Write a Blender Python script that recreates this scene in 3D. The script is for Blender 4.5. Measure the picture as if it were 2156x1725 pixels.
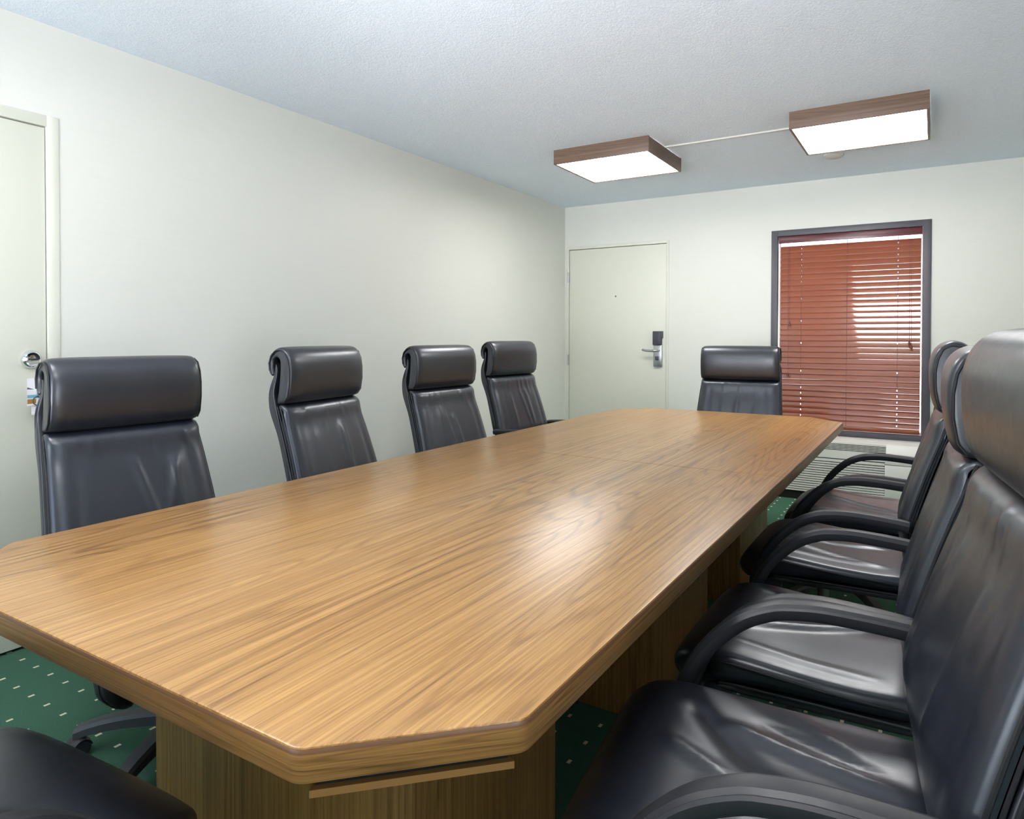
import bpy, bmesh, math, random
from mathutils import Vector, Matrix
PI = math.pi
SC = bpy.context.scene
COL = SC.collection
for o in list(bpy.data.objects):
    bpy.data.objects.remove(o, do_unlink=True)

# ------------------------------------------------------------------ camera
F_PX, YAW, CY, ROLL, PITCH = 1435.466, 0.553791, 731.648, 0.0014287, -0.01407
CAMX, CAMD, CAMH = 2.980357, 5.772903, 1.208288
fw0 = Vector((-math.sin(YAW), math.cos(YAW), 0)); rt0 = Vector((math.cos(YAW), math.sin(YAW), 0)); up0 = Vector((0, 0, 1))
fw = fw0*math.cos(PITCH) + up0*math.sin(PITCH)
up1 = up0*math.cos(PITCH) - fw0*math.sin(PITCH)
rt = rt0*math.cos(ROLL) + up1*math.sin(ROLL)
up = up1*math.cos(ROLL) - rt0*math.sin(ROLL)
cam = bpy.data.cameras.new('camera'); camo = bpy.data.objects.new('camera', cam); COL.objects.link(camo)
M = Matrix(((rt.x, up.x, -fw.x, CAMX), (rt.y, up.y, -fw.y, -CAMD), (rt.z, up.z, -fw.z, CAMH), (0, 0, 0, 1)))
camo.matrix_world = M
cam.sensor_fit = 'HORIZONTAL'; cam.sensor_width = 36.0
cam.lens = 36.0*F_PX/2156.0
cam.shift_y = -(862.5-CY)/2156.0
cam.clip_start = 0.02; cam.clip_end = 100
SC.camera = camo

# ------------------------------------------------------------------ light and exposure
wd = bpy.data.worlds.new('world'); SC.world = wd; wd.use_nodes = True
_t = wd.node_tree; _tc = _t.nodes.new('ShaderNodeTexCoord'); _sx = _t.nodes.new('ShaderNodeSeparateXYZ'); _cr = _t.nodes.new('ShaderNodeValToRGB')
_t.links.new(_tc.outputs['Generated'], _sx.inputs[0]); _t.links.new(_sx.outputs[2], _cr.inputs[0])
_cr.color_ramp.elements[0].position = 0.0; _cr.color_ramp.elements[0].color = (0.94, 0.98, 1.04, 1)      # bright lower half, made up to lift the ceiling
_cr.color_ramp.elements[1].position = 0.03; _cr.color_ramp.elements[1].color = (0.12, 0.15, 0.19, 1)     # hazy sky
_t.links.new(_cr.outputs[0], _t.nodes['Background'].inputs[0])
_t.nodes['Background'].inputs[1].default_value = 16.5
SC.view_settings.view_transform = 'Standard'
SC.view_settings.look = 'None'
SC.view_settings.exposure = -0.07
SC.view_settings.gamma = 1.0
SC.view_settings.use_curve_mapping = False
PANEL_STRENGTH = 20.0          # ceiling fixtures' diffusers

# added ceiling fill: an unseen soft spot behind the camera, aimed up at the ceiling
fl_ = bpy.data.lights.new('ceiling_fill_spot', 'SPOT'); fl_.energy = 560; fl_.spot_size = math.radians(54); fl_.spot_blend = 1.0; fl_.shadow_soft_size = .35
fl_.color = (.93, .96, 1.0)
flo = bpy.data.objects.new('ceiling_fill_spot', fl_); COL.objects.link(flo); flo.location = (2.4, -6.7, 1.1)
flo.rotation_euler = (Vector((1.95, -2.7, 2.62))-Vector(flo.location)).to_track_quat('-Z', 'Y').to_euler()

# room
RX, RY, RH = 3.95, -7.0, 2.44

# ------------------------------------------------------------------ materials
def nt(name):
    m = bpy.data.materials.new(name); m.use_nodes = True
    t = m.node_tree; b = t.nodes['Principled BSDF']
    return m, t, b
def setp(b, **k):
    for n, v in k.items():
        b.inputs[n.replace('_', ' ')].default_value = v
def C4(r, g, b): return (r, g, b, 1)
def S(r, g, b):
    f = lambda c: (c/255/12.92) if c/255 <= .04045 else ((c/255+.055)/1.055)**2.4
    return (f(r), f(g), f(b), 1)
def N(t, kind, **k):
    n = t.nodes.new(kind)
    for a, v in k.items(): setattr(n, a, v)
    return n
def mapping(t, scale, coord='Object', loc=(0, 0, 0)):
    tc = N(t, 'ShaderNodeTexCoord'); mp = N(t, 'ShaderNodeMapping')
    mp.inputs['Scale'].default_value = scale; mp.inputs['Location'].default_value = loc
    t.links.new(tc.outputs[coord], mp.inputs[0]); return mp.outputs[0]
def noise(t, vec, scale=1., detail=4., rough=.5, dist=0.):
    n = N(t, 'ShaderNodeTexNoise'); n.inputs['Scale'].default_value = scale; n.inputs['Detail'].default_value = detail
    n.inputs['Roughness'].default_value = rough; n.inputs['Distortion'].default_value = dist
    t.links.new(vec, n.inputs['Vector']); return n.outputs['Fac']
def math_(t, op, a, b=None, c=None, clamp=False):
    n = N(t, 'ShaderNodeMath', operation=op); n.use_clamp = clamp
    for i, v in enumerate((a, b, c)):
        if v is None: continue
        if isinstance(v, (int, float)): n.inputs[i].default_value = v
        else: t.links.new(v, n.inputs[i])
    return n.outputs[0]
def ramp(t, fac, stops):
    n = N(t, 'ShaderNodeValToRGB'); e = n.color_ramp.elements
    while len(e) < len(stops): e.new(.5)
    for el, (p, c) in zip(e, stops): el.position = p; el.color = c
    t.links.new(fac, n.inputs[0]); return n.outputs[0]
def mix(t, fac, a, b, bt='MIX'):
    n = N(t, 'ShaderNodeMix', data_type='RGBA', blend_type=bt)
    for s, v in ((n.inputs[0], fac), (n.inputs[6], a), (n.inputs[7], b)):
        if isinstance(v, (int, float, tuple)): s.default_value = v
        else: t.links.new(v, s)
    return n.outputs[2]
def bump(t, b, h, strength, dist=.002):
    n = N(t, 'ShaderNodeBump'); n.inputs['Strength'].default_value = strength; n.inputs['Distance'].default_value = dist
    t.links.new(h, n.inputs['Height']); t.links.new(n.outputs[0], b.inputs['Normal'])

def plain(name, col, rough=.5, metal=0., spec=.5, coat=0.):
    m, t, b = nt(name); setp(b, Base_Color=col, Roughness=rough, Metallic=metal)
    b.inputs['Specular IOR Level'].default_value = spec
    b.inputs['Coat Weight'].default_value = coat; b.inputs['Coat Roughness'].default_value = .12
    v = mapping(t, (1, 1, 1)); nz = noise(t, v, 60, 3)
    r = math_(t, 'MULTIPLY_ADD', nz, .12, rough-.06, clamp=True); t.links.new(r, b.inputs['Roughness'])
    return m
def make_wall():
    m, t, b = nt('wall_vinyl')
    v = mapping(t, (3, 3, 220)); n1 = noise(t, v, 1, 3, .6)
    v2 = mapping(t, (1, 1, 1)); n2 = noise(t, v2, 1.3, 2)
    c = mix(t, n1, S(222, 223, 215), S(229, 230, 223))
    c2 = mix(t, math_(t, 'MULTIPLY', n2, .25), c, S(224, 226, 218))
    t.links.new(c2, b.inputs['Base Color']); setp(b, Roughness=.42)
    b.inputs['Specular IOR Level'].default_value = .35
    bump(t, b, n1, .12, .001); return m
def make_ceiling():
    m, t, b = nt('ceiling_popcorn')
    v = mapping(t, (1, 1, 1)); n1 = noise(t, v, 90, 5, .65); n2 = noise(t, v, 260, 3, .6)
    h = math_(t, 'ADD', n1, math_(t, 'MULTIPLY', n2, .5))
    c = ramp(t, n1, [(.3, S(229, 239, 254)), (.7, S(241, 248, 255))])
    t.links.new(c, b.inputs['Base Color']); setp(b, Roughness=.95); b.inputs['Specular IOR Level'].default_value = .1
    bump(t, b, h, .55, .006); return m
def make_carpet():
    m, t, b = nt('carpet_green')
    tc = N(t, 'ShaderNodeTexCoord'); sx = N(t, 'ShaderNodeSeparateXYZ'); t.links.new(tc.outputs['Object'], sx.inputs[0])
    def cell(o, off):
        f = math_(t, 'FRACT', math_(t, 'DIVIDE', math_(t, 'ADD', o, 100*.1063+off), .1063))
        return math_(t, 'ABSOLUTE', math_(t, 'SUBTRACT', f, .5))
    ax = cell(sx.outputs[0], .1063/2-.0875); ay = cell(sx.outputs[1], .1063/2+4.5785)
    inx = math_(t, 'LESS_THAN', ax, .05); iny = math_(t, 'LESS_THAN', ay, .088)
    dot = math_(t, 'MULTIPLY', inx, iny)
    v = mapping(t, (1, 1, 1)); n1 = noise(t, v, 420, 4, .7); n2 = noise(t, v, 5, 3)
    base = ramp(t, n1, [(.25, S(44, 80, 62)), (.75, S(92, 134, 112))])
    base = mix(t, math_(t, 'MULTIPLY', n2, .35), base, S(78, 112, 98))
    c = mix(t, dot, base, S(236, 232, 208))
    t.links.new(c, b.inputs['Base Color']); setp(b, Roughness=1.0); b.inputs['Specular IOR Level'].default_value = .05
    bump(t, b, n1, .8, .004); return m
def make_wood(name, grain, light, mid, dark, rough=.36, coord='Object', bias=0., spec=.5, loc=(0, 0, 0), fine=1., contrast=1.):
    """grain: index of the axis the fibres run along"""
    m, t, b = nt(name)
    def sc(al, ac):
        s = [ac, ac, ac]; s[grain] = al; return tuple(s)
    v1 = mapping(t, sc(.48, 7.*fine), coord, loc); field = noise(t, v1, 1., 1., .35, .15)
    rings = math_(t, 'SINE', math_(t, 'MULTIPLY', field, 130.))
    rings = math_(t, 'MULTIPLY_ADD', rings, .5, .5)
    rings = math_(t, 'POWER', rings, 5.)
    v4 = mapping(t, sc(.35, 3.2), coord, loc); tone = noise(t, v4, 1., 2, .5)
    v2 = mapping(t, sc(.7, 160*fine), coord, loc); streak = noise(t, v2, 1., 5, .6, .15)
    v3 = mapping(t, sc(16, 620*fine), coord, loc); fib = noise(t, v3, 1., 3, .6)
    a = math_(t, 'MULTIPLY_ADD', streak, .9*contrast, .42-.45*contrast-.05*contrast)
    a = math_(t, 'MULTIPLY_ADD', math_(t, 'MULTIPLY', rings, math_(t, 'MULTIPLY_ADD', tone, 1.6, -.3, clamp=True)), .25*contrast, a)
    a = math_(t, 'MULTIPLY_ADD', math_(t, 'SUBTRACT', fib, .5), .42*contrast, a)
    a = math_(t, 'MULTIPLY_ADD', math_(t, 'SUBTRACT', tone, .5), .38*contrast, math_(t, 'ADD', a, bias))
    c = ramp(t, a, [(.12, light), (.42, mid), (.78, dark)])
    t.links.new(c, b.inputs['Base Color'])
    r = math_(t, 'MULTIPLY_ADD', streak, .10, rough-.05, clamp=True); t.links.new(r, b.inputs['Roughness'])
    b.inputs['Specular IOR Level'].default_value = spec
    bump(t, b, fib, .08, .0006); return m
def make_leather(name, col, rough=.36):
    m, t, b = nt(name)
    v = mapping(t, (1, 1, 1)); n3 = noise(t, v, 330, 2, .5)
    n1 = noise(t, v, 9, 4, .6); n2 = noise(t, v, 36, 3, .6)
    c = mix(t, n1, col, tuple(min(1, q*1.7) for q in col[:3])+(1,))
    t.links.new(c, b.inputs['Base Color'])
    r = math_(t, 'MULTIPLY_ADD', n2, .14, rough-.07, clamp=True); t.links.new(r, b.inputs['Roughness'])
    b.inputs['Specular IOR Level'].default_value = .8; b.inputs['Specular Tint'].default_value = (.90, .94, 1., 1)
    b.inputs['Coat Weight'].default_value = .3; b.inputs['Coat Roughness'].default_value = .24
    h = math_(t, 'MULTIPLY_ADD', n2, 1.0, math_(t, 'MULTIPLY', n3, .10))
    bump(t, b, h, .12, .0016); return m
def make_emit(name, col, s):
    m, t, b = nt(name); setp(b, Base_Color=C4(.9, .9, .9), Roughness=.4)
    b.inputs['Emission Color'].default_value = col; b.inputs['Emission Strength'].default_value = s
    return m
def make_glass():
    m, t, b = nt('window_glass'); t.nodes.remove(b)
    tr = N(t, 'ShaderNodeBsdfTransparent'); gl = N(t, 'ShaderNodeBsdfGlossy'); gl.inputs['Roughness'].default_value = .02
    mx = N(t, 'ShaderNodeMixShader'); fr = N(t, 'ShaderNodeFresnel'); fr.inputs[0].default_value = 1.45
    t.links.new(fr.outputs[0], mx.inputs[0]); t.links.new(tr.outputs[0], mx.inputs[1]); t.links.new(gl.outputs[0], mx.inputs[2])
    t.links.new(mx.outputs[0], t.nodes['Material Output'].inputs[0]); return m

MW = make_wall(); MC = make_ceiling(); MF = make_carpet()
MDOOR = plain('door_paint', S(224, 225, 212), .4, spec=.4)
MCASE = plain('casing_paint', S(223, 224, 211), .38, spec=.4)
MDARK = plain('dark_gap', S(14, 14, 13), .9)  # near-black for painted shade in gaps; also the AC's black base
WL, WM, WD_ = S(194, 153, 96), S(160, 119, 70), S(92, 62, 34)
MTOP = make_wood('laminate_top', 1, WL, WM, WD_, .30)
MEDGE = make_wood('laminate_edge', 0, S(178, 136, 76), S(142, 102, 54), S(78, 50, 24), .4, coord='UV', fine=2.6)
MBEAD = plain('edge_bead', S(112, 78, 52), .4)
MPED = make_wood('laminate_pedestal', 2, S(176, 134, 76), S(142, 104, 56), S(86, 58, 28), .42)
MLEA = make_leather('black_leather', C4(.010, .012, .019), .35)
MLEA2 = make_leather('black_leather_headrest', C4(.013, .014, .019), .35)
MPIPE = plain('leather_piping', C4(.014, .015, .019), .4)
MPLAS = plain('black_plastic', C4(.022, .023, .028), .42)
MBASE = plain('base_plastic', C4(.05, .052, .058), .45)
MMETAL = plain('steel_dark', C4(.25, .25, .26), .3, 1.)
MCHR = plain('chrome', C4(.78, .78, .80), .12, 1.)
MSATIN = plain('satin_nickel', C4(.52, .53, .54), .32, 1.)
MLOCK = plain('lock_cover', S(64, 66, 76), .35)
MFIX = make_wood('fixture_wood', 0, S(142, 116, 98), S(108, 86, 72), S(74, 56, 46), .5, contrast=.8)
MPAN = make_emit('light_diffuser', (1., .985, .97, 1), PANEL_STRENGTH)
MGRID = plain('diffuser_grid', S(225, 225, 225), .4)
MTRIM = plain('window_trim_paint', S(84, 82, 90), .42)
MSLAT = make_wood('blind_wood', 0, S(168, 90, 50), S(150, 74, 40), S(116, 52, 28), .30, spec=.5, contrast=.55)
_b = MSLAT.node_tree.nodes['Principled BSDF']; _b.inputs['Coat Weight'].default_value = 1.; _b.inputs['Coat Roughness'].default_value = .06; _b.inputs['Coat IOR'].default_value = 1.75
MVAL = make_wood('valance_wood', 0, S(120, 56, 60), S(96, 42, 48), S(70, 30, 34), .3)
MCORD = plain('blind_cord', S(120, 70, 70), .8)
MTASS = plain('tassel_wood', S(110, 52, 34), .4)
MPTAC = plain('ac_plastic', S(232, 232, 226), .45)
MSLOT = plain('ac_slot', S(30, 32, 32), .8)
MWHITE = plain('white_paper', S(238, 236, 240), .6)
MBLUE = plain('print_blue', S(120, 176, 200), .6)
MBROWN = plain('print_brown', S(176, 124, 66), .6)
MPURP = plain('print_purple', S(96, 78, 128), .6)
MTEAL = plain('print_teal', S(70, 96, 96), .6)
MRACE = plain('raceway_paint', S(214, 212, 206), .6)
MGLASS = make_glass()

# ------------------------------------------------------------------ mesh helpers
class MB:
    def __init__(s): s.v = []; s.f = []; s.mi = []; s.uv = {}
    def add(s, vs, fs, mi=0):
        b = len(s.v); s.v += [tuple(x) for x in vs]
        for f in fs: s.f.append(tuple(b+i for i in f)); s.mi.append(mi)
        return b
    def box(s, x0, x1, y0, y1, z0, z1, mi=0, M=None):
        vs = [Vector((x, y, z)) for z in (z0, z1) for y in (y0, y1) for x in (x0, x1)]
        if M: vs = [M @ v for v in vs]
        s.add(vs, [(0, 2, 3, 1), (4, 5, 7, 6), (0, 1, 5, 4), (2, 6, 7, 3), (0, 4, 6, 2), (1, 3, 7, 5)], mi)
    def rings(s, rs, closed_ring=True, cap=True, mi=0, loop=False):
        n = len(rs[0]); b = len(s.v)
        for r in rs: s.v += [tuple(p) for p in r]
        K = len(rs)
        for k in range(K if loop else K-1):
            k2 = (k+1) % K
            for i in range(n if closed_ring else n-1):
                j = (i+1) % n
                s.f.append((b+k*n+i, b+k*n+j, b+k2*n+j, b+k2*n+i)); s.mi.append(mi)
        if cap and not loop:
            s.f.append(tuple(b+i for i in reversed(range(n)))); s.mi.append(mi)
            s.f.append(tuple(b+(K-1)*n+i for i in range(n))); s.mi.append(mi)
    def tube(s, path, r, n=8, mi=0, closed=False, cap=True):
        P = [Vector(p) for p in path]; K = len(P); rs = []; prev = None
        for i, p in enumerate(P):
            if closed: d = P[(i+1) % K]-P[i-1]
            else: d = P[min(i+1, K-1)]-P[max(i-1, 0)]
            d.normalize()
            if prev is None:
                a = Vector((0, 0, 1)) if abs(d.z) < .9 else Vector((1, 0, 0))
                u = d.cross(a).normalized()
            else:
                u = prev-d*prev.dot(d); u.normalize()
            w = d.cross(u); prev = u
            rr = r[i] if isinstance(r, (list, tuple)) else r
            rs.append([p+u*(rr*math.cos(2*PI*k/n))+w*(rr*math.sin(2*PI*k/n)) for k in range(n)])
        s.rings(rs, cap=cap, mi=mi, loop=closed)
    def lathe(s, prof, n=20, M=None, mi=0):
        rs = []
        for (r, z) in prof:
            q = [Vector((r*math.cos(2*PI*k/n), r*math.sin(2*PI*k/n), z)) for k in range(n)]
            rs.append([M @ v for v in q] if M else q)
        s.rings(rs, mi=mi)
    def build(s, name, mats, parent=None, smooth=True, ang=38, kind=None, bevel=0.):
        me = bpy.data.meshes.new(name); me.from_pydata(s.v, [], s.f); me.update()
        if not isinstance(mats, (list, tuple)): mats = [mats]
        for m in mats: me.materials.append(m)
        for p, i in zip(me.polygons, s.mi): p.material_index = i
        bm = bmesh.new(); bm.from_mesh(me); bmesh.ops.recalc_face_normals(bm, faces=bm.faces)
        if bevel > 0:
            bmesh.ops.bevel(bm, geom=[e for e in bm.edges if len(e.link_faces) == 2 and e.calc_face_angle(0) > .6], offset=bevel, segments=2, profile=.5, affect='EDGES')
        bm.to_mesh(me); bm.free()
        if smooth:
            me.shade_smooth(); me.set_sharp_from_angle(angle=math.radians(ang))
        o = bpy.data.objects.new(name, me); COL.objects.link(o)
        if parent: o.parent = parent
        if kind: o['kind'] = kind
        return o
def thing(name, label, cat, loc=(0, 0, 0), rz=0., group=None):
    o = bpy.data.objects.new(name, None); o.empty_display_size = .1; COL.objects.link(o)
    o.location = loc; o.rotation_euler = (0, 0, rz); o['label'] = label; o['category'] = cat
    if group: o['group'] = group
    return o
def tag(o, label, cat, group=None):
    o['label'] = label; o['category'] = cat
    if group: o['group'] = group
    return o
def spline(pts, n, closed=False):
    P = [Vector(p) for p in pts]; K = len(P); segs = K if closed else K-1; out = []
    dense = []
    for i in range(segs):
        if closed: a, b, c, d = P[i-1], P[i], P[(i+1) % K], P[(i+2) % K]
        else: a, b, c, d = P[max(i-1, 0)], P[i], P[i+1], P[min(i+2, K-1)]
        for k in range(14):
            t = k/14
            dense.append(.5*((2*b)+(c-a)*t+(2*a-5*b+4*c-d)*t*t+(3*b-a-3*c+d)*t**3))
    if not closed: dense.append(P[-1])
    else: dense.append(dense[0].copy())
    L = [0]
    for i in range(1, len(dense)): L.append(L[-1]+(dense[i]-dense[i-1]).length)
    m = n if closed else n-1; j = 0
    for k in range(n):
        t = L[-1]*k/m
        while j < len(L)-2 and L[j+1] < t: j += 1
        q = (t-L[j])/max(L[j+1]-L[j], 1e-9); out.append(dense[j].lerp(dense[j+1], min(max(q, 0), 1)))
    return out
def pillow(prof, wfun, r, n=72, ns=24, nr=5, disp=None):
    """closed (f,z) outline swept across the width with rounded rims; disp(f,z,s,w,nf,nz)->offset along the outline normal"""
    P = spline([(a, b, 0) for a, b in prof], n, True)
    area = sum(P[i].x*P[(i+1) % n].y-P[(i+1) % n].x*P[i].y for i in range(n))
    sg = 1 if area > 0 else -1
    NR = []
    for i in range(n):
        d = P[(i+1) % n]-P[i-1]; d.normalize(); NR.append((d.y*sg, -d.x*sg))
    lay = []
    for k in range(nr+1):
        th = PI/2*(1-k/nr); lay.append((r*(1-math.sin(th)), r*(1-math.cos(th))))   # (distance from rim, inset)
    rs = []
    def ring(side, off, inset, tt):
        out = []
        for i in range(n):
            nf, nz = NR[i]; f, z = P[i].x-nf*inset, P[i].y-nz*inset
            w = wfun(P[i].x, P[i].y); s = side*(w-off) if tt is None else tt*(w-r)
            if disp:
                q = disp(P[i].x, P[i].y, s, w, nf, nz); f += nf*q; z += nz*q
            out.append((f, s, z))
        return out
    for off, ins in lay: rs.append(ring(-1, off, ins, None))
    for k in range(1, ns): rs.append(ring(0, 0, 0, -1+2*k/ns))
    for off, ins in reversed(lay): rs.append(ring(1, off, ins, None))
    mb = MB(); mb.rings(rs); return mb
def sstep(a, b, x):
    t = min(max((x-a)/(b-a), 0), 1); return t*t*(3-2*t)

# ------------------------------------------------------------------ room shell
def wall_boxes(name, boxes, mat):
    mb = MB()
    for b in boxes: mb.box(*b)
    return mb.build(name, mat, smooth=False, kind='structure')
T = .14
WX0, WX1, WZ0, WZ1 = 1.914, 2.909, .497, 2.020      # window opening
DX0, DX1, DZ = .044, .995, 2.037                     # back door opening
LY0, LY1 = -5.366, -4.444                            # left door opening
fl = MB(); fl.box(-T, RX+T, RY-T, T, -.1, 0); fl.build('floor', MF, smooth=False, kind='structure')
ce = MB(); ce.box(-T, RX+T, RY-T, T, RH, RH+.1); ce.build('ceiling', MC, smooth=False, kind='structure')
wall_boxes('wall_back', [(-T, DX0, 0, T, 0, RH), (DX0, DX1, 0, T, DZ, RH), (DX1, WX0, 0, T, 0, RH), (WX0, WX1, 0, T, 0, WZ0), (WX0, WX1, 0, T, WZ1, RH), (WX1, RX+T, 0, T, 0, RH)], MW)
wall_boxes('wall_left', [(-T, 0, RY-T, LY0, 0, RH), (-T, 0, LY0, LY1, DZ, RH), (-T, 0, LY1, 0, 0, RH)], MW)
wall_boxes('wall_right', [(RX, RX+T, RY-T, -6.15, 0, RH), (RX, RX+T, -5.35, 0, 0, RH), (RX, RX+T, -6.15, -5.35, 0, .50), (RX, RX+T, -6.15, -5.35, 2.24, RH)], MW)
UX0, UX1, VZ0, VZ1 = .35, 2.15, .50, 2.24          # unseen rear-wall window, added to let in fill light
wall_boxes('wall_rear', [(0, RX, RY-T, RY, 0, VZ0), (0, RX, RY-T, RY, VZ1, RH), (0, UX0, RY-T, RY, VZ0, VZ1), (UX1, RX, RY-T, RY, VZ0, VZ1)], MW)
def portal(w, h, loc, rz):
    pl = bpy.data.lights.new('window_portal', 'AREA'); pl.shape = 'RECTANGLE'; pl.size = w; pl.size_y = h; pl.cycles.is_portal = True
    po = bpy.data.objects.new('window_portal', pl); COL.objects.link(po); po.location = loc; po.rotation_euler = (PI/2, 0, rz)
mb = MB()
for b in ((UX0, UX1, VZ0, VZ0+.05), (UX0, UX1, VZ1-.05, VZ1), (UX0, UX0+.05, VZ0+.05, VZ1-.05), (UX1-.05, UX1, VZ0+.05, VZ1-.05)): mb.box(b[0], b[1], RY-.10, RY-.06, b[2], b[3])
w2 = mb.build('fill_window_2', MTRIM, smooth=False, kind='structure')
mb = MB(); mb.box(UX0+.05, UX1-.05, RY-.082, RY-.078, VZ0+.05, VZ1-.05); mb.build('window_pane', MGLASS, w2, smooth=False)
portal(UX1-UX0, VZ1-VZ0, ((UX0+UX1)/2, RY-.12, (VZ0+VZ1)/2), PI)
VY0, VY1 = -6.15, -5.35                              # narrower unseen window, added in the right wall for more fill
mb = MB()
for b in ((VY0, VY1, VZ0, VZ0+.05), (VY0, VY1, VZ1-.05, VZ1), (VY0, VY0+.05, VZ0+.05, VZ1-.05), (VY1-.05, VY1, VZ0+.05, VZ1-.05)): mb.box(RX+.06, RX+.10, *b)
w3 = mb.build('fill_window_3', MTRIM, smooth=False, kind='structure')
mb = MB(); mb.box(RX+.078, RX+.082, VY0+.05, VY1-.05, VZ0+.05, VZ1-.05); mb.build('window_pane', MGLASS, w3, smooth=False)
portal(VY1-VY0, VZ1-VZ0, (RX+.12, (VY0+VY1)/2, (VZ0+VZ1)/2), PI/2)

# ---- left door (door_1): slab on the x = 0 plane
mb = MB(); mb.box(-.05, -.005, LY0+.004, LY1-.004, .012, DZ-.004)
d1 = mb.build('door_1', MDOOR, bevel=.0015, kind='structure')
mb = MB(); mb.box(-T+.005, -.055, LY0, LY1, 0, DZ); mb.build('door_gap_shade', MDARK, d1, smooth=False)  # near-black box paints the shade in the gaps round the slab
mb = MB()   # deadbolt: round chrome rose with thumb turn
Mx = Matrix.Translation((-.005, -4.503, 1.122)) @ Matrix.Rotation(PI/2, 4, 'Y')
mb.lathe([(.001, 0), (.036, 0), (.036, .006), (.031, .014), (.026, .018), (.020, .016), (.012, .015), (.001, .015)], 28, Mx)
mb.box(-.004, .004, -.014, .014, .014, .034, M=Mx)
mb.build('deadbolt', MCHR, d1)['label'] = 'round chrome deadbolt with thumb turn'
mb = MB()
Mx = Matrix.Translation((-.005, -4.481, 1.0)) @ Matrix.Rotation(PI/2, 4, 'Y')
mb.lathe([(.001, 0), (.032, 0), (.032, .005), (.026, .010), (.012, .014), (.012, .034), (.021, .040), (.027, .050), (.027, .060), (.022, .067), (.014, .069), (.012, .067), (.001, .067)], 26, Mx)
mb.build('door_knob', MCHR, d1)['label'] = 'chrome door knob'
cs = MB(); w = .044
cs.box(-.002, .004, LY1, LY1+w, 0, DZ+w); cs.box(-.002, .004, LY0-w, LY0, 0, DZ+w); cs.box(-.002, .004, LY0, LY1, DZ, DZ+w)
cs.build('trim_1', MCASE, bevel=.002, kind='structure')
# ---- back door (door_2)
mb = MB(); mb.box(DX0+.004, DX1-.004, .004, .049, .010, DZ-.005)
d2 = mb.build('door_2', MDOOR, bevel=.0015, kind='structure')
mb = MB(); mb.box(DX0, DX1, .055, T-.005, 0, DZ); mb.build('door_gap_shade', MDARK, d2, smooth=False)  # gap shade behind this slab, painted the same way
cs = MB(); w = .026
cs.box(DX0-.024, DX0, -.006, .002, 0, DZ+w); cs.box(DX1, DX1+.022, -.006, .002, 0, DZ+w); cs.box(DX0, DX1, -.006, .002, DZ, DZ+w)
cs.build('trim_2', MCASE, bevel=.0015, kind='structure')
for z in (1.777, 1.0, .25):
    mb = MB(); mb.tube([(.041, -.010, z-.05), (.041, -.010, z+.05)], .0075, 10); mb.box(.034, .05, -.008, -.003, z-.05, z+.05)
    mb.build('hinge', MSATIN, d2)
mb = MB(); Mx = Matrix.Translation((.517, .004, 1.587)) @ Matrix.Rotation(PI/2, 4, 'X')
mb.lathe([(.0005, 0), (.008, 0), (.008, .003), (.005, .004), (.0005, .003)], 16, Mx); mb.build('peephole', MMETAL, d2)
mb = MB(); mb.box(.884, .961, -.022, .004, .957, 1.146)
lk = mb.build('lock_plate', MSATIN, d2, bevel=.004)
mb = MB(); mb.box(.883, .958, -.040, .004, 1.147, 1.268); mb.box(.95, .968, -.040, .004, 1.205, 1.268)
mb.build('card_reader', MLOCK, d2, bevel=.004)['label'] = 'dark card reader housing above the handle'
mb = MB(); pts = spline([(.935, -.020, 1.101), (.935, -.052, 1.101), (.915, -.068, 1.098), (.87, -.070, 1.096), (.82, -.068, 1.100), (.80, -.062, 1.106)], 24)
mb.tube(pts, [.011]*3+[.010]*21, 12); mb.build('lever', MSATIN, lk)
mb = MB(); mb.box(.905, .933, -.034, -.02, 1.012, 1.048); mb.build('thumb_turn', MLOCK, lk, bevel=.003)

# ---- window
mb = MB(); q = .047
for b in ((WX0-q, WX0, -.016, .03, WZ0-.036, WZ1+q), (WX1, WX1+q+.006, -.016, .03, WZ0-.036, WZ1+q), (WX0, WX1, -.016, .03, WZ1, WZ1+q), (WX0, WX1, -.016, .03, WZ0-.036, WZ0)): mb.box(*b)
win = mb.build('window_1', MTRIM, bevel=.002, kind='structure'); win['label'] = 'dark grey painted window trim'
mb = MB(); mb.box(WX0, WX1, .105, .110, WZ0, WZ1); mb.build('window_pane', MGLASS, win, smooth=False)
mb = MB()
for b in ((WX0, WX0+.006, .09, .125, WZ0, WZ1), (WX1-.006, WX1, .09, .125, WZ0, WZ1), (WX0+.006, WX1-.006, .09, .125, WZ0, WZ0+.012), (WX0+.006, WX1-.006, .09, .125, WZ1-.012, WZ1)): mb.box(*b)
mb.build('sash', MPTAC, win, smooth=False)

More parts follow.
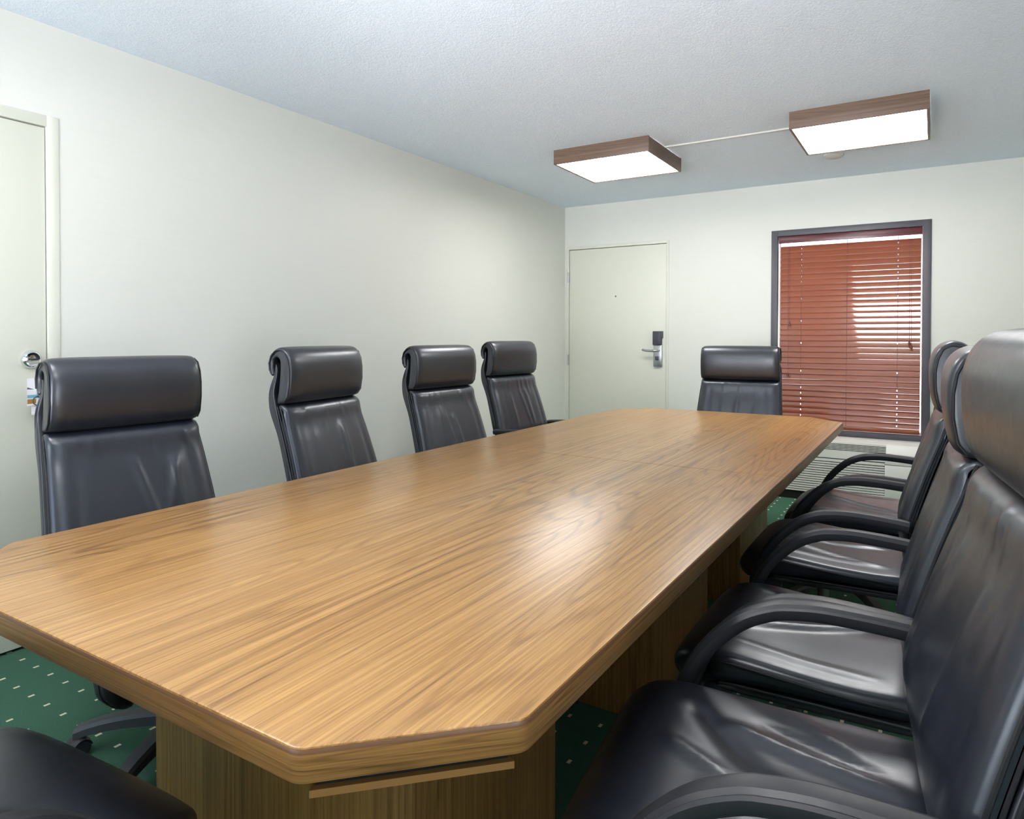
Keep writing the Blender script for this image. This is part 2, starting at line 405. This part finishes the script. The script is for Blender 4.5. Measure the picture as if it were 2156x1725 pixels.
# ---- wooden blind
BX0, BX1 = 1.928, 2.899
bl = thing('wooden_blind', 'reddish brown wooden slat blind hanging closed in the dark framed window', 'blind', (0, .040, 0))
mb = MB(); mb.box(BX0-.008, BX1+.006, -.036, -.022, 1.964, 2.019); mb.box(BX0, BX1, -.018, .022, 1.978, 2.019)
mb.build('valance', MVAL, bl, bevel=.002)
CORDX = (2.085, 2.412, 2.752)
TILT = math.radians(16.4); ZS0, PITCHZ, NSL = 1.918, .0440, 32
rnd = random.Random(5)
for i in range(NSL):
    zc = ZS0-i*PITCHZ; a = TILT+math.radians(rnd.uniform(-.35, .35)); mb = MB()
    # crowned cross section, 50 mm wide, 3 mm thick; routed slots at the two ladders
    cols = [BX0, CORDX[0]-.0024, CORDX[0]+.0024, CORDX[2]-.0024, CORDX[2]+.0024, BX1]
    rows = [-.025, -.017, -.006, .006, .017, .025]
    def pt(x, u, side):
        cr = .0003*(1-(u/.025)**2); th = .6 if abs(u) > .024 else 1.
        h = -cr + (-.0021 if side else .0021)*th
        y = h*math.cos(a)+u*math.sin(a); z = u*math.cos(a)-h*math.sin(a)
        return (x, y, zc+z)
    nx, nz = len(cols), len(rows); idx = {}
    for sd in (0, 1):
        for ix, x in enumerate(cols):
            for iz, u in enumerate(rows):
                idx[(sd, ix, iz)] = len(mb.v); mb.v.append(pt(x, u, sd))
    hole = lambda ix, iz: ix in (1, 3) and iz == 2 and (i < 7 or i in (9, 13, 17, 22) or i > 24)
    def face(*k): mb.f.append(tuple(idx[j] for j in k)); mb.mi.append(0)
    for ix in range(nx-1):
        for iz in range(nz-1):
            if hole(ix, iz): 
                for (p, q2) in (((ix, iz), (ix+1, iz)), ((ix+1, iz), (ix+1, iz+1)), ((ix+1, iz+1), (ix, iz+1)), ((ix, iz+1), (ix, iz))):
                    face((0,)+p, (0,)+q2, (1,)+q2, (1,)+p)
                continue
            face((1, ix, iz), (1, ix+1, iz), (1, ix+1, iz+1), (1, ix, iz+1)); face((0, ix, iz), (0, ix, iz+1), (0, ix+1, iz+1), (0, ix+1, iz))
        for iz in (0, nz-1): face((0, ix, iz), (0, ix+1, iz), (1, ix+1, iz), (1, ix, iz))
    for iz in range(nz-1):
        for ix in (0, nx-1): face((0, ix, iz), (1, ix, iz), (1, ix, iz+1), (0, ix, iz+1))
    mb.build('slat', MSLAT, bl, ang=50)
mb = MB(); zb = ZS0-NSL*PITCHZ+.004; mb.box(BX0, BX1, -.011, .013, zb-.013, zb+.016); mb.build('bottom_rail', MSLAT, bl, bevel=.004)
for x in CORDX:
    mb = MB(); mb.tube([(x, -.0125, 1.975), (x, -.0125, zb)], .0011, 6); mb.tube([(x, .012, 1.975), (x, .012, zb)], .0011, 6); mb.build('ladder_cord', MCORD, bl)
for (x, z0) in ((2.004, 1.332), (1.992, .93), (2.829, 1.19), (2.841, 1.16)):
    mb = MB(); mb.tube([(x-.004, -.024, 1.973), (x, -.028, z0)], .0011, 6); cd = mb.build('pull_cord', MCORD, bl)
    mb = MB(); mb.lathe([(.0015, .030), (.004, .028), (.006, .016), (.010, 0), (.007, -.003), (.001, -.003)], 12, Matrix.Translation((x, -.030, z0-.024))); mb.build('tassel', MTASS, cd)

# ---- through-wall air conditioner under the window
ac = thing('air_conditioner', 'white through-wall air conditioner unit under the window', 'air conditioner', (2.415, 0, 0))
L, R_ = -.535, .535; ZT, YF = .456, -.300
mb = MB()
mb.box(L, R_, -.20, -.004, .065, ZT)                      # sleeve
mb.add([(L, -.20, ZT), (R_, -.20, ZT), (R_, -.262, ZT-.004), (L, -.262, ZT-.004), (L, -.20, ZT-.014), (R_, -.20, ZT-.014), (R_, -.262, ZT-.018), (L, -.262, ZT-.018)],
       [(0, 1, 2, 3), (7, 6, 5, 4), (3, 2, 6, 7), (0, 3, 7, 4), (1, 5, 6, 2), (0, 4, 5, 1)])
mb.build('cabinet', MPTAC, ac, bevel=.002)
mb = MB(); mb.box(L+.01, R_-.01, -.292, -.01, 0, .064); mb.build('base', MDARK, ac, smooth=False)
GX = .285
mb = MB(); mb.box(L, GX, -.252, -.2, .385, .437); mb.build('outlet_cavity', MDARK, ac, smooth=False)  # solid block; shade of the outlet recess put into its colour
mb = MB(); 
for k in range(6):   # outlet grille bars
    z = .4365-k*.0095; y = -.264-.030*k/5
    mb.box(L, GX, y-.004, y+.012, z-.0022, z+.0012)
mb.build('outlet_grille', MPTAC, ac, smooth=False)
mb = MB()
mb.add([(GX, -.262, ZT-.006), (R_, -.262, ZT-.006), (R_, YF, .388), (GX, YF, .388), (GX, -.2, ZT-.016), (R_, -.2, ZT-.016), (R_, -.2, .388), (GX, -.2, .388)],
       [(0, 1, 2, 3), (7, 6, 5, 4), (0, 4, 5, 1), (3, 2, 6, 7), (0, 3, 7, 4), (1, 5, 6, 2)])
mb.build('control_door', MPTAC, ac, bevel=.0015)
mb = MB(); mb.box(L+.012, GX-.004, YF+.012, -.2, .075, .34); mb.build('intake_cavity', MSLOT, ac, smooth=False)  # dark block with the shade between the intake bars painted in
mb = MB(); IX = .278
mb.box(L, IX, YF, YF+.016, .331, .386); mb.box(L, IX, YF, YF+.016, .305, .3235)
for k in range(13):
    z = .2985-k*.0172; mb.box(L, IX, YF, YF+.014, z-.0112, z)
mb.box(L, IX, YF, YF+.016, .065, .0755); mb.box(L, L+.016, YF+.001, YF+.016, .065, .386)
mb.build('front_grille', MPTAC, ac, smooth=False)
mb = MB(); mb.box(IX+.001, R_, YF, -.2, .065, .312); mb.box(IX+.001, R_, YF, -.2, .316, .386); mb.build('front_panel', MPTAC, ac, bevel=.0015)

# ---- ceiling fixtures
def fixture(x0, x1, y0, y1, label):
    t = thing('ceiling_light', label, 'ceiling light', ((x0+x1)/2, (y0+y1)/2, RH), 0, 'square wood framed ceiling lights')
    a, b = (x1-x0)/2, (y1-y0)/2; h = .094; th = .013; mb = MB()
    mb.box(-a, a, -b, -b+th, -h, 0); mb.box(-a, a, b-th, b, -h, 0); mb.box(-a, -a+th, -b+th, b-th, -h, 0); mb.box(a-th, a, -b+th, b-th, -h, -.0035)
    mb.build('frame', MFIX, t, bevel=.0015)
    mb = MB(); mb.box(-a+.08, a-.08, -.03, .03, -.03, 0); mb.box(-.03, .03, -b+th, b-th, -.03, -.006); mb.build('mounting_bar', MGRID, t, smooth=False)
    mb = MB(); mb.box(-a+th, a-th, -b+th, b-th, -h+.004, -h+.010); mb.build('diffuser', MPAN, t, smooth=False)
    mb = MB()
    for k in (1, 2):
        u = -a+th+(2*a-2*th)*k/3; mb.box(u-.002, u+.002, -b+th, b-th, -h+.001, -h+.0045)
        u = -b+th+(2*b-2*th)*k/3; mb.box(-a+th, a-th, u-.002, u+.002, -h+.001, -h+.0045)
    mb.build('divider', MGRID, t, smooth=False)
    return t
fixture(.846, 1.500, -1.805, -1.178, 'square wood framed ceiling light nearer the back door, left of the two in view')
fixture(2.300, 2.954, -1.808, -1.178, 'square wood framed ceiling light in front of the window, right of the two in view')
fixture(.846, 1.500, -5.75, -5.12, 'added wood framed fill light over the near left, unseen above the camera')  # this and the next fixture are added to brighten the near end
fixture(2.300, 2.954, -5.95, -5.32, 'added wood framed fill light directly above the camera, unseen')
mb = MB(); mb.box(1.502, 2.298, -1.522, -1.504, RH-.010, RH); tag(mb.build('cable_raceway', MRACE, bevel=.002), 'thin pale cable raceway on the ceiling between the two ceiling lights', 'cable cover')
mb = MB(); mb.lathe([(.001, 0), (.062, 0), (.060, -.010), (.045, -.022), (.001, -.024)], 24, Matrix.Translation((2.40, -.74, RH)))
tag(mb.build('round_cover', MRACE), 'small round pale cover on the ceiling behind the right ceiling light', 'ceiling cover')

# ---- hanger tags on the left door knob
dh = thing('door_hanger', 'white printed door hanger tag on the chrome knob of the left door', 'door hanger', (.034, -4.481, 1.0), 0)
mb = MB(); mb.box(.0, .0012, -.052, .026, -.055, .050); mb.build('card', MWHITE, dh, smooth=False)
mb = MB(); mb.box(.0013, .0016, -.052, .010, -.026, -.014); mb.build('printed_band', MBLUE, dh, smooth=False)
mb = MB(); mb.box(.0013, .0016, -.052, -.022, -.048, -.030); mb.build('printed_block', MBROWN, dh, smooth=False)
mb = MB(); mb.add([(.0014, -.052, .016), (.0014, -.052, .008), (.0014, -.028, .007)], [(0, 1, 2)]); mb.build('printed_wedge', MPURP, dh, smooth=False)
mb = MB(); c0 = (-.016, -.038)
mb.tube([(.0016, c0[0]+.017*math.cos(2*PI*k/28), c0[1]+.017*math.sin(2*PI*k/28)) for k in range(28)], .0022, 6, closed=True); mb.build('printed_ring', MTEAL, dh)
dt = thing('paper_tag', 'narrow white paper tag hanging below the printed door hanger', 'tag', (.030, -4.481, .93), 0)
mb = MB(); mb.box(.0, .001, -.036, .020, -.022, .050); mb.build('card', MWHITE, dt, smooth=False)

# ------------------------------------------------------------------ conference table
TX0, TX1, TY0, TY1, TZ = 1.193, 2.557, -5.247, -1.400, .740
SEAM = -3.345; CH = .19; TH = .042
tb = thing('conference_table', 'long wood laminate conference table with clipped corners and panel pedestals', 'table', ((TX0+TX1)/2, (TY0+TY1)/2, 0))
cx, cy = (TX0+TX1)/2, (TY0+TY1)/2
def rounded(poly, r, n=7):
    out = []; K = len(poly)
    for i in range(K):
        p, a, b = Vector(poly[i][:2]), Vector(poly[i-1][:2]), Vector(poly[(i+1) % K][:2]); rr = poly[i][2]
        if rr <= 0: out.append(p); continue
        u, v = (a-p).normalized(), (b-p).normalized(); th = u.angle(v); d = rr/math.tan(th/2)
        c = p+(u+v).normalized()*(rr/math.sin(th/2)); s0 = p+u*d-c; s1 = p+v*d-c
        a0 = math.atan2(s0.y, s0.x); da = (math.atan2(s1.y, s1.x)-a0+PI) % (2*PI)-PI
        for k in range(n+1):
            t = a0+da*k/n; out.append(c+Vector((math.cos(t), math.sin(t)))*rr)
    return out
def half(near):
    r = .030
    if near: P = [(TX0, SEAM-.0007, 0), (TX0, TY0+CH, r), (TX0+CH, TY0, r), (TX1-CH, TY0, r), (TX1, TY0+CH, r), (TX1, SEAM-.0007, 0)]
    else: P = [(TX1, SEAM+.0007, 0), (TX1, TY1-CH, .01), (TX1-CH, TY1, .01), (TX0+CH, TY1, .01), (TX0, TY1-CH, .01), (TX0, SEAM+.0007, 0)]
    P = rounded(P, r); P = [Vector((p.x-cx, p.y-cy)) for p in P]
    n = len(P); mb = MB()
    mb.rings([[(p.x, p.y, z) for p in P] for z in (TZ-TH+.001, TZ-.0035)])
    def inset(d):
        out = []
        for i in range(n):
            e = (P[(i+1) % n]-P[i-1]).normalized(); out.append(P[i]+Vector((-e.y, e.x))*d)
        return out
    ctr = sum(P, Vector((0, 0)))/n
    sg = 1 if (inset(.01)[3]-ctr).length < (P[3]-ctr).length else -1
    I = inset(.0035*sg)
    mt = MB(); mt.rings([[(p.x, p.y, TZ-.0038) for p in inset(.0006*sg)], [(p.x, p.y, TZ-.0012) for p in inset(.0012*sg)], [(p.x, p.y, TZ) for p in I]])
    top = mt.build('tabletop', MTOP, tb)
    # edge band with UV running along the perimeter (its own mesh)
    me = bpy.data.meshes.new('edge_band'); vs = []; fs = []; uv = []
    O = inset(-.0014*sg); seq = list(range(n))            # open strip: no band on the seam
    zz = [TZ-TH, TZ-TH+.002, TZ-.0085, TZ-.006, TZ-.0028]; oo = [.0010, 0, 0, 0, .0010]; dist = 0
    for i in seq:
        if i: dist += (P[i]-P[i-1]).length
        e = (P[min(i+1, n-1)]-P[max(i-1, 0)]).normalized(); nn = Vector((-e.y, e.x))*sg
        for z, o in zip(zz, oo):
            p = P[i]-nn*(.0014-o); vs.append((p.x, p.y, z)); uv.append((dist, z))
    m = len(zz); mi = []
    for i in range(n-1):
        for k in range(m-1): fs.append((i*m+k, (i+1)*m+k, (i+1)*m+k+1, i*m+k+1)); mi.append(1 if k >= 2 else 0)
    me.from_pydata(vs, [], fs); me.materials.append(MEDGE); me.materials.append(MBEAD)
    for p, q_ in zip(me.polygons, mi): p.material_index = q_
    ul = me.uv_layers.new(name='uv')
    for lp in me.loops: ul.data[lp.index].uv = (uv[lp.vertex_index][0], uv[lp.vertex_index][1])
    me.shade_smooth(); me.set_sharp_from_angle(angle=math.radians(40))
    eb = bpy.data.objects.new('edge_band', me); COL.objects.link(eb); eb.parent = tb
    core = mb.build('core', MPED, top, smooth=False)
    return eb
half(True); half(False)
for (y0, y1) in ((-4.90, -4.39), (-3.745, -3.14), (-2.62, -2.03)):
    mb = MB(); mb.box(1.50-cx, 2.245-cx, y0-cy, y1-cy, .0, TZ-TH-.0005); mb.build('pedestal', MPED, tb, bevel=.002)
# support rail under the near clipped corner
a = Vector((2.372-cx, -5.233-cy, 0)); b = Vector((2.545-cx, -5.060-cy, 0)); d = (b-a).normalized(); nn = Vector((-d.y, d.x, 0))
mb = MB(); vs = []
for z in (.6735, .6825):
    for p, o in ((a, .004), (b, .004), (b-d*.012, .06), (a+d*.012, .06)):
        q2 = p+nn*o; vs.append((q2.x, q2.y, z))
mb.add(vs, [(3, 2, 1, 0), (4, 5, 6, 7), (0, 1, 5, 4), (1, 2, 6, 5), (2, 3, 7, 6), (3, 0, 4, 7)])
mb.build('corner_rail', MEDGE, tb, smooth=False)
mb = MB(); vs = []
for z in (.6825, TZ-TH):
    for p, o in ((a+d*.006, .013), (b-d*.006, .013), (b-d*.016, .058), (a+d*.016, .058)):
        q2 = p+nn*o; vs.append((q2.x, q2.y, z))
mb.add(vs, [(3, 2, 1, 0), (4, 5, 6, 7), (0, 1, 5, 4), (1, 2, 6, 5), (2, 3, 7, 6), (3, 0, 4, 7)])
mb.build('rail_gap_shade', MDARK, tb, smooth=False)  # near-black filler paints the shadow in the gap above the rail

# ------------------------------------------------------------------ leather office chairs
CF = -.360                                                  # crease position, forward of the base centre
def gridge(p0, p1, amp, wid):
    """soft fold from p0 to p1"""
    ax, ay = p0; bx, by = p1; L2 = (bx-ax)**2+(by-ay)**2
    def f(x, y):
        t = ((x-ax)*(bx-ax)+(y-ay)*(by-ay))/L2
        if t < -.4 or t > 1.4: return 0.
        tc = min(max(t, 0), 1); env = sstep(-.25, .2, t)*(1-sstep(.75, 1.25, t))
        px, py = ax+tc*(bx-ax), ay+tc*(by-ay)
        d2 = (x-px)**2+(y-py)**2 if (t < 0 or t > 1) else ((x-ax)*(by-ay)-(y-ay)*(bx-ax))**2/L2
        return amp*env*math.exp(-d2/(wid*wid))
    return f
def pipe(path, r, parent):
    mb = MB(); mb.tube(path, r, 7); return mb.build('piping', MPIPE, parent)
def chair(x, y, rz, zc, label, group, seed, legrot=0., seat_folds=None, back_folds=None, fwd=0., w0=.249, lift=0.):
    rd = random.Random(seed); up = zc-.975
    t = thing('office_chair', label, 'office chair', (x, y, 0), rz, group)
    # ---- seat cushion
    SW = .272
    prof = [(-.272, .456), (-.18, .458), (-.06, .462), (.05, .470), (.13, .474), (.19, .464), (.228, .443), (.243, .418), (.234, .394), (.205, .382), (.165, .386), (.12, .404), (.0, .412), (-.14, .414), (-.265, .414), (-.288, .434)]
    prof = [(a+fwd*sstep(-.25, -.1, a), b+up+lift) for a, b in prof]
    folds = seat_folds or [((.10, rd.uniform(-.1, .1)), (-.20, rd.uniform(-.2, .2)), rd.uniform(.004, .007), rd.uniform(.010, .018)) for _ in range(3)] + \
        [((rd.uniform(.1, .18), s*.19), (-.20, s*rd.uniform(.17, .2)), .004, .012) for s in (-1, 1)]
    FS = [gridge(*q) for q in folds]
    def sd(f, z, s, w, nf, nz):
        if nz < .2: return 0.
        e = max(0, 1-(abs(s)/w)**4)
        dish = -.006*math.exp(-((f+.05)/.14)**2)*(1-(s/w)**2)
        return nz*(.010*e+dish+sum(g(f, s) for g in FS)*min(1, e*1.6))
    wf = lambda f, z: SW-.030*sstep(.17, .25, f-fwd)**2-.012*sstep(-.15, -.28, f)
    mb = pillow(prof, wf, .020, 90, 40, 6, sd); seat = mb.build('seat', MLEA, t, ang=60)
    for s in (-1, 1):
        pipe([(f, s*(wf(f, 0)+.001), up+lift+z) for f, z in ((-.262, .438), (-.2, .441), (-.1, .444), (0, .450), (.09, .456), (.15, .453))], .0035, seat)
    pan = [(-.275, .405), (-.1, .404), (.05, .402), (.125, .396), (.125, .386), (.05, .384), (-.1, .386), (-.275, .390)]
    mb = pillow([(a, b+up) for a, b in pan], lambda f, z: .262, .006, 40, 4, 3); sp = mb.build('seat_pan', MPLAS, t, ang=50)
    for s in (-1, 1): pipe([(-.27, s*.264, .4075+up), (-.1, s*.264, .4065+up), (.06, s*.264, .404+up), (.125, s*.255, .399+up)], .004, sp)
    # ---- lower back cushion
    def FB(d): return CF+.40*d-.20*d*d if d < .36 else CF+.1181+(.40-.144)*(d-.36)*0-(d-.36)*.16
    WB = lambda d: w0+.069*min(d, .33)-.050*sstep(.335, .43, d)
    front = [(FB(d), zc-d) for d in (.004, .03, .08, .14, .20, .26, .30, .34, .38, .44, .50)]
    front[0] = (CF-.012, zc-.003); front[1] = (FB(.03)+.006, zc-.026)
    back = [(FB(d)-.036, zc-d) for d in (.50, .44, .36, .28, .20, .12, .05, .01)]
    prof = front+[(FB(.52)-.018, zc-.525)]+back
    bf = [((.015+rd.random()*.01, u), (.07+rd.random()*.06, u*1.15+rd.uniform(-.02, .02)), rd.uniform(.0018, .0036), rd.uniform(.005, .009)) for u in [rd.uniform(-.17, .17) for _ in range(6)]] + \
         [((.10+rd.random()*.05, u), (.30+rd.random()*.06, u+rd.uniform(-.06, .06)), rd.uniform(.003, .007), rd.uniform(.011, .020)) for u in [rd.uniform(-.14, .14) for _ in range(3)]]
    if back_folds: bf += back_folds
    FBk = [gridge(*q) for q in bf]
    def bd(f, z, s, w, nf, nz):
        if nf < .2: return 0.
        e = max(0, 1-(abs(s)/w)**4); d = zc-z; u = min(max((abs(s)-w+.055)/.055, 0), 1)
        return nf*(.008*e-.021*(1-math.sqrt(1-u*u))*sstep(-.02, .05, d)-.003*math.exp(-((abs(s)-w+.07)/.014)**2)*sstep(.02, .1, d)+sum(g(d, s) for g in FBk)*min(1, 1.6*e))
    mb = pillow(prof, lambda f, z: WB(zc-z), .012, 110, 44, 5, bd); bk = mb.build('backrest', MLEA, t, ang=60)
    for s in (-1, 1):
        for o_, r_ in ((.024, .0036), (.038, .003)):
            pipe([(FB(d)-o_, s*(WB(d)-.001), zc-d) for d in (.01, .06, .12, .18, .24, .30, .34, .37, .40, .43)], r_, bk)
    # ---- headrest: padded roll that curls over backwards and leaves a hollow at each end
    H = [(-.004, .002), (.018, .022), (.029, .07), (.032, .125), (.028, .168), (.012, .202), (-.016, .221), (-.046, .218), (-.071, .198), (-.083, .165), (-.080, .132), (-.066, .110), (-.054, .116), (-.058, .138), (-.060, .160), (-.052, .178), (-.038, .182), (-.027, .170), (-.024, .140), (-.026, .10), (-.032, .05), (-.038, .004)]
    H = [(a+CF, b+zc) for a, b in H]
    hf = [gridge((zc+.01, u), (zc+.04+rd.random()*.03, u*1.02), .0016, .006) for u in (-.2, -.17, .17, .2)]
    def hd(f, z, s, w, nf, nz):
        if nf < 0 and z < zc+.19: return 0.
        if f < CF-.03 and z < zc+.2: return 0.
        e = max(0, 1-(abs(s)/w)**4)
        u = min(max((abs(s)-w+.035)/.035, 0), 1)
        return .009*e*max(nf, .4)-.009*(1-math.sqrt(1-u*u))*max(nf, .5)+sum(g(z, s) for g in hf)
    mb = pillow(H, lambda f, z: w0-.002-.004*sstep(.1, .22, z-zc), .0085, 120, 40, 4, hd); hr = mb.build('headrest', MLEA2, t, ang=70)
    for s in (-1, 1):
        pipe([(CF+a, s*(w0-.002), zc+b) for a, b in ((-.002, .008), (.014, .03), (.022, .08), (.022, .13), (.016, .17), (.002, .2), (-.02, .212), (-.045, .208), (-.066, .188), (-.075, .16), (-.072, .13))], .003, hr)
    # ---- back shell
    sh_f = [(FB(d)-.045, zc-d) for d in (.42, .34, .24, .14, .06)]+[(CF-.046, zc+.03), (CF-.042, zc+.08), (CF-.040, zc+.12), (CF-.042, zc+.155)]
    sh_b = [(CF-.050, zc+.155), (CF-.054, zc+.12), (CF-.064, zc+.08), (CF-.074, zc+.03), (CF-.066, zc-.03)]+[(FB(d)-.070, zc-d) for d in (.12, .2, .3, .36, .42)]
    mb = pillow(sh_f+sh_b, lambda f, z: (WB(max(zc-z, 0))+.004)-.012*sstep(.06, .13, z-zc), .0035, 70, 12, 4); shl = mb.build('back_shell', MLEA2, t, ang=60)
    for s in (-1, 1):
        pipe([(FB(d)-.050, s*(WB(d)+.003), zc-d) for d in (.41, .36, .3, .24, .18, .12, .06, .02)]+[(CF-.054, s*(w0+.001), zc+.03), (CF-.046, s*(w0-.003), zc+.08)], .0032, shl)
    # ---- loop armrests
    AP = [(-.275, .646), (-.24, .650), (-.18, .6545), (-.11, .657), (-.06, .653), (-.02, .645), (.033, .620), (.08, .580), (.12, .532), (.145, .488), (.163, .446), (.176, .405), (.178, .375), (.165, .352), (.13, .345)]
    AP = spline([(a, b-.012+.002, 0) for a, b in AP], 44)
    for s in (-1, 1):
        mb = MB(); rs = []
        for i, p in enumerate(AP):
            dd = (AP[min(i+1, 43)]-AP[max(i-1, 0)]).normalized(); nrm = Vector((-dd.y, dd.x)); 
            q_ = i/43; hw = .027-.006*sstep(.55, .9, q_); hh = .0155-.003*sstep(.0, .3, 1-q_)*0
            yy = s*(.305-.075*sstep(.86, 1., q_))
            cs_ = [(-1, -.45), (-.8, -1), (.8, -1), (1, -.45), (1, .35), (.86, .62), (.72, .55), (.5, .9), (0, 1.), (-.5, .9), (-.72, .55), (-.86, .62), (-1, .35)]
            rs.append([(p.x+nrm.x*b_*hh, yy+a_*hw, p.y+nrm.y*b_*hh+up) for a_, b_ in cs_])
        mb.rings(rs); ar = mb.build('armrest', MPLAS, t, ang=35)
        mb = MB(); mb.box(.10, .165, s*.235-.006, s*.235+.006, .335+up, .385+up); mb.box(.10, .165, min(s*.235, s*.12), max(s*.235, s*.12), .377+up, .386+up); mb.build('bracket', MPLAS, ar, bevel=.003)
    # ---- mechanism, gas lift, star base on casters
    mb = MB(); mb.box(-.12, .11, -.085, .085, .325+up, .388+up); mb.build('tilt_mechanism', MPLAS, t, bevel=.012)
    mb = MB(); mb.tube([(-.11, 0, .35+up), (-.24, 0, .345+up), (-.30, 0, .37+up), (-.315, 0, .43+up)], [.020, .020, .018, .016], 10); mb.build('back_bracket', MPLAS, t)
    mb = MB(); mb.lathe([(.001, .09), (.029, .09), (.029, .22), (.020, .222), (.020, .34+up), (.001, .34+up)], 18); mb.build('gas_lift', MMETAL, t)
    mb = MB(); mb.lathe([(.001, .058), (.042, .058), (.048, .075), (.048, .118), (.040, .128), (.001, .128)], 24); mb.build('base_hub', MBASE, t)
    for k in range(5):
        an = legrot+2*PI*k/5; Mx = Matrix.Rotation(an, 4, 'Z'); mb = MB(); rs = []
        for i in range(9):
            q_ = i/8; r = .036+.272*q_; hw = .030-.010*q_; zt = .118-.006*q_-.032*q_**3; zb = zt-.040+.012*q_
            rs.append([Mx @ Vector((r, a_*hw, zz_)) for a_, zz_ in ((-1, zb), (1, zb), (1, zt-.010), (.72, zt), (-.72, zt), (-1, zt-.010))])
        mb.rings(rs); lg = mb.build('leg', MBASE, t, ang=30)
        mb = MB(); cr = .288; ca = rd.uniform(0, 2*PI)
        Mc = Mx @ Matrix.Translation((cr, 0, 0)) @ Matrix.Rotation(ca, 4, 'Z')
        for s in (-1, 1):
            Mw = Mc @ Matrix.Translation((.012, s*.014, .0255)) @ Matrix.Rotation(PI/2, 4, 'X')
            mb.lathe([(.001, -.010), (.022, -.010), (.0255, -.006), (.0255, .006), (.022, .010), (.001, .010)], 18, Mw)
        mb.lathe([(.001, .03), (.010, .03), (.010, .062), (.001, .062)], 10, Mc)
        hood = []
        for i in range(9):
            a_ = PI*.02+PI*.96*i/8; hood.append([Mc @ Vector((.012+rr*math.cos(a_), s_*.026, .0255+rr*math.sin(a_))) for rr, s_ in ((.0275, -1), (.031, -.6), (.031, .6), (.0275, 1))])
        mb.rings(hood)
        mb.build('caster', MPLAS, lg, ang=40)
    return t
R = math.radians
gL, gR = 'office chairs along the left wall side', 'office chairs along the right side of the table'
def place(cxr, cyr, deg, zc, *a, **k):
    """crease centre -> base centre"""
    r = R(deg); chair(cxr-CF*math.cos(r), cyr-CF*math.sin(r), r, zc, *a, **k)
place(.752, -4.544, -4.1, .921, 'black leather office chair on the left side, nearest the knobbed door', gL, 11, legrot=R(-135), w0=.237)
place(.788, -3.739, 10.1, .947, 'second black leather chair from the left door, turned slightly to the window', gL, 12, legrot=R(20))
place(.764, -2.871, -1.9, .944, 'black leather office chair on the left side, third from the left door', gL, 13, legrot=R(50))
place(.600, -1.910, -4.2, .962, 'black leather office chair on the left side nearest the back door with card lock', gL, 14, legrot=R(5))
place(1.893, -1.158, -90+2.6, .932, 'black leather office chair at the far table end in front of the window', 'office chairs at the table ends', 15, legrot=R(10))
place(1.768, -5.775, 94, .966, 'black leather office chair at the near table end, mostly cut off by the frame', 'office chairs at the table ends', 16, legrot=R(30), fwd=.062, lift=.004)
S4 = [((.037, -.132), (-.24, -.052), .010, .015), ((-.04, -.24), (-.16, -.155), .007, .012), ((.139, -.034), (.03, .022), .007, .013), ((.11, -.16), (.0, -.03), -.006, .018),
      ((-.02, -.17), (-.2, -.10), -.006, .012), ((.05, .06), (-.2, .05), .006, .016), ((.09, .14), (-.1, .13), .005, .014)]
place(3.083, -4.588, 187, .998, 'black leather office chair nearest the camera on the right, with a wrinkled seat', gR, 21, legrot=R(150), seat_folds=S4, fwd=.016)
place(3.037, -3.885, 180, .966, 'black leather office chair second from the camera on the right side', gR, 22, legrot=R(200))
place(3.008, -3.085, 180, .976, 'black leather office chair third from the camera on the right side', gR, 23, legrot=R(170))
place(3.02, -2.315, 180, .960, 'black leather office chair on the right side nearest the window and air conditioner, back hidden', gR, 24, legrot=R(190))
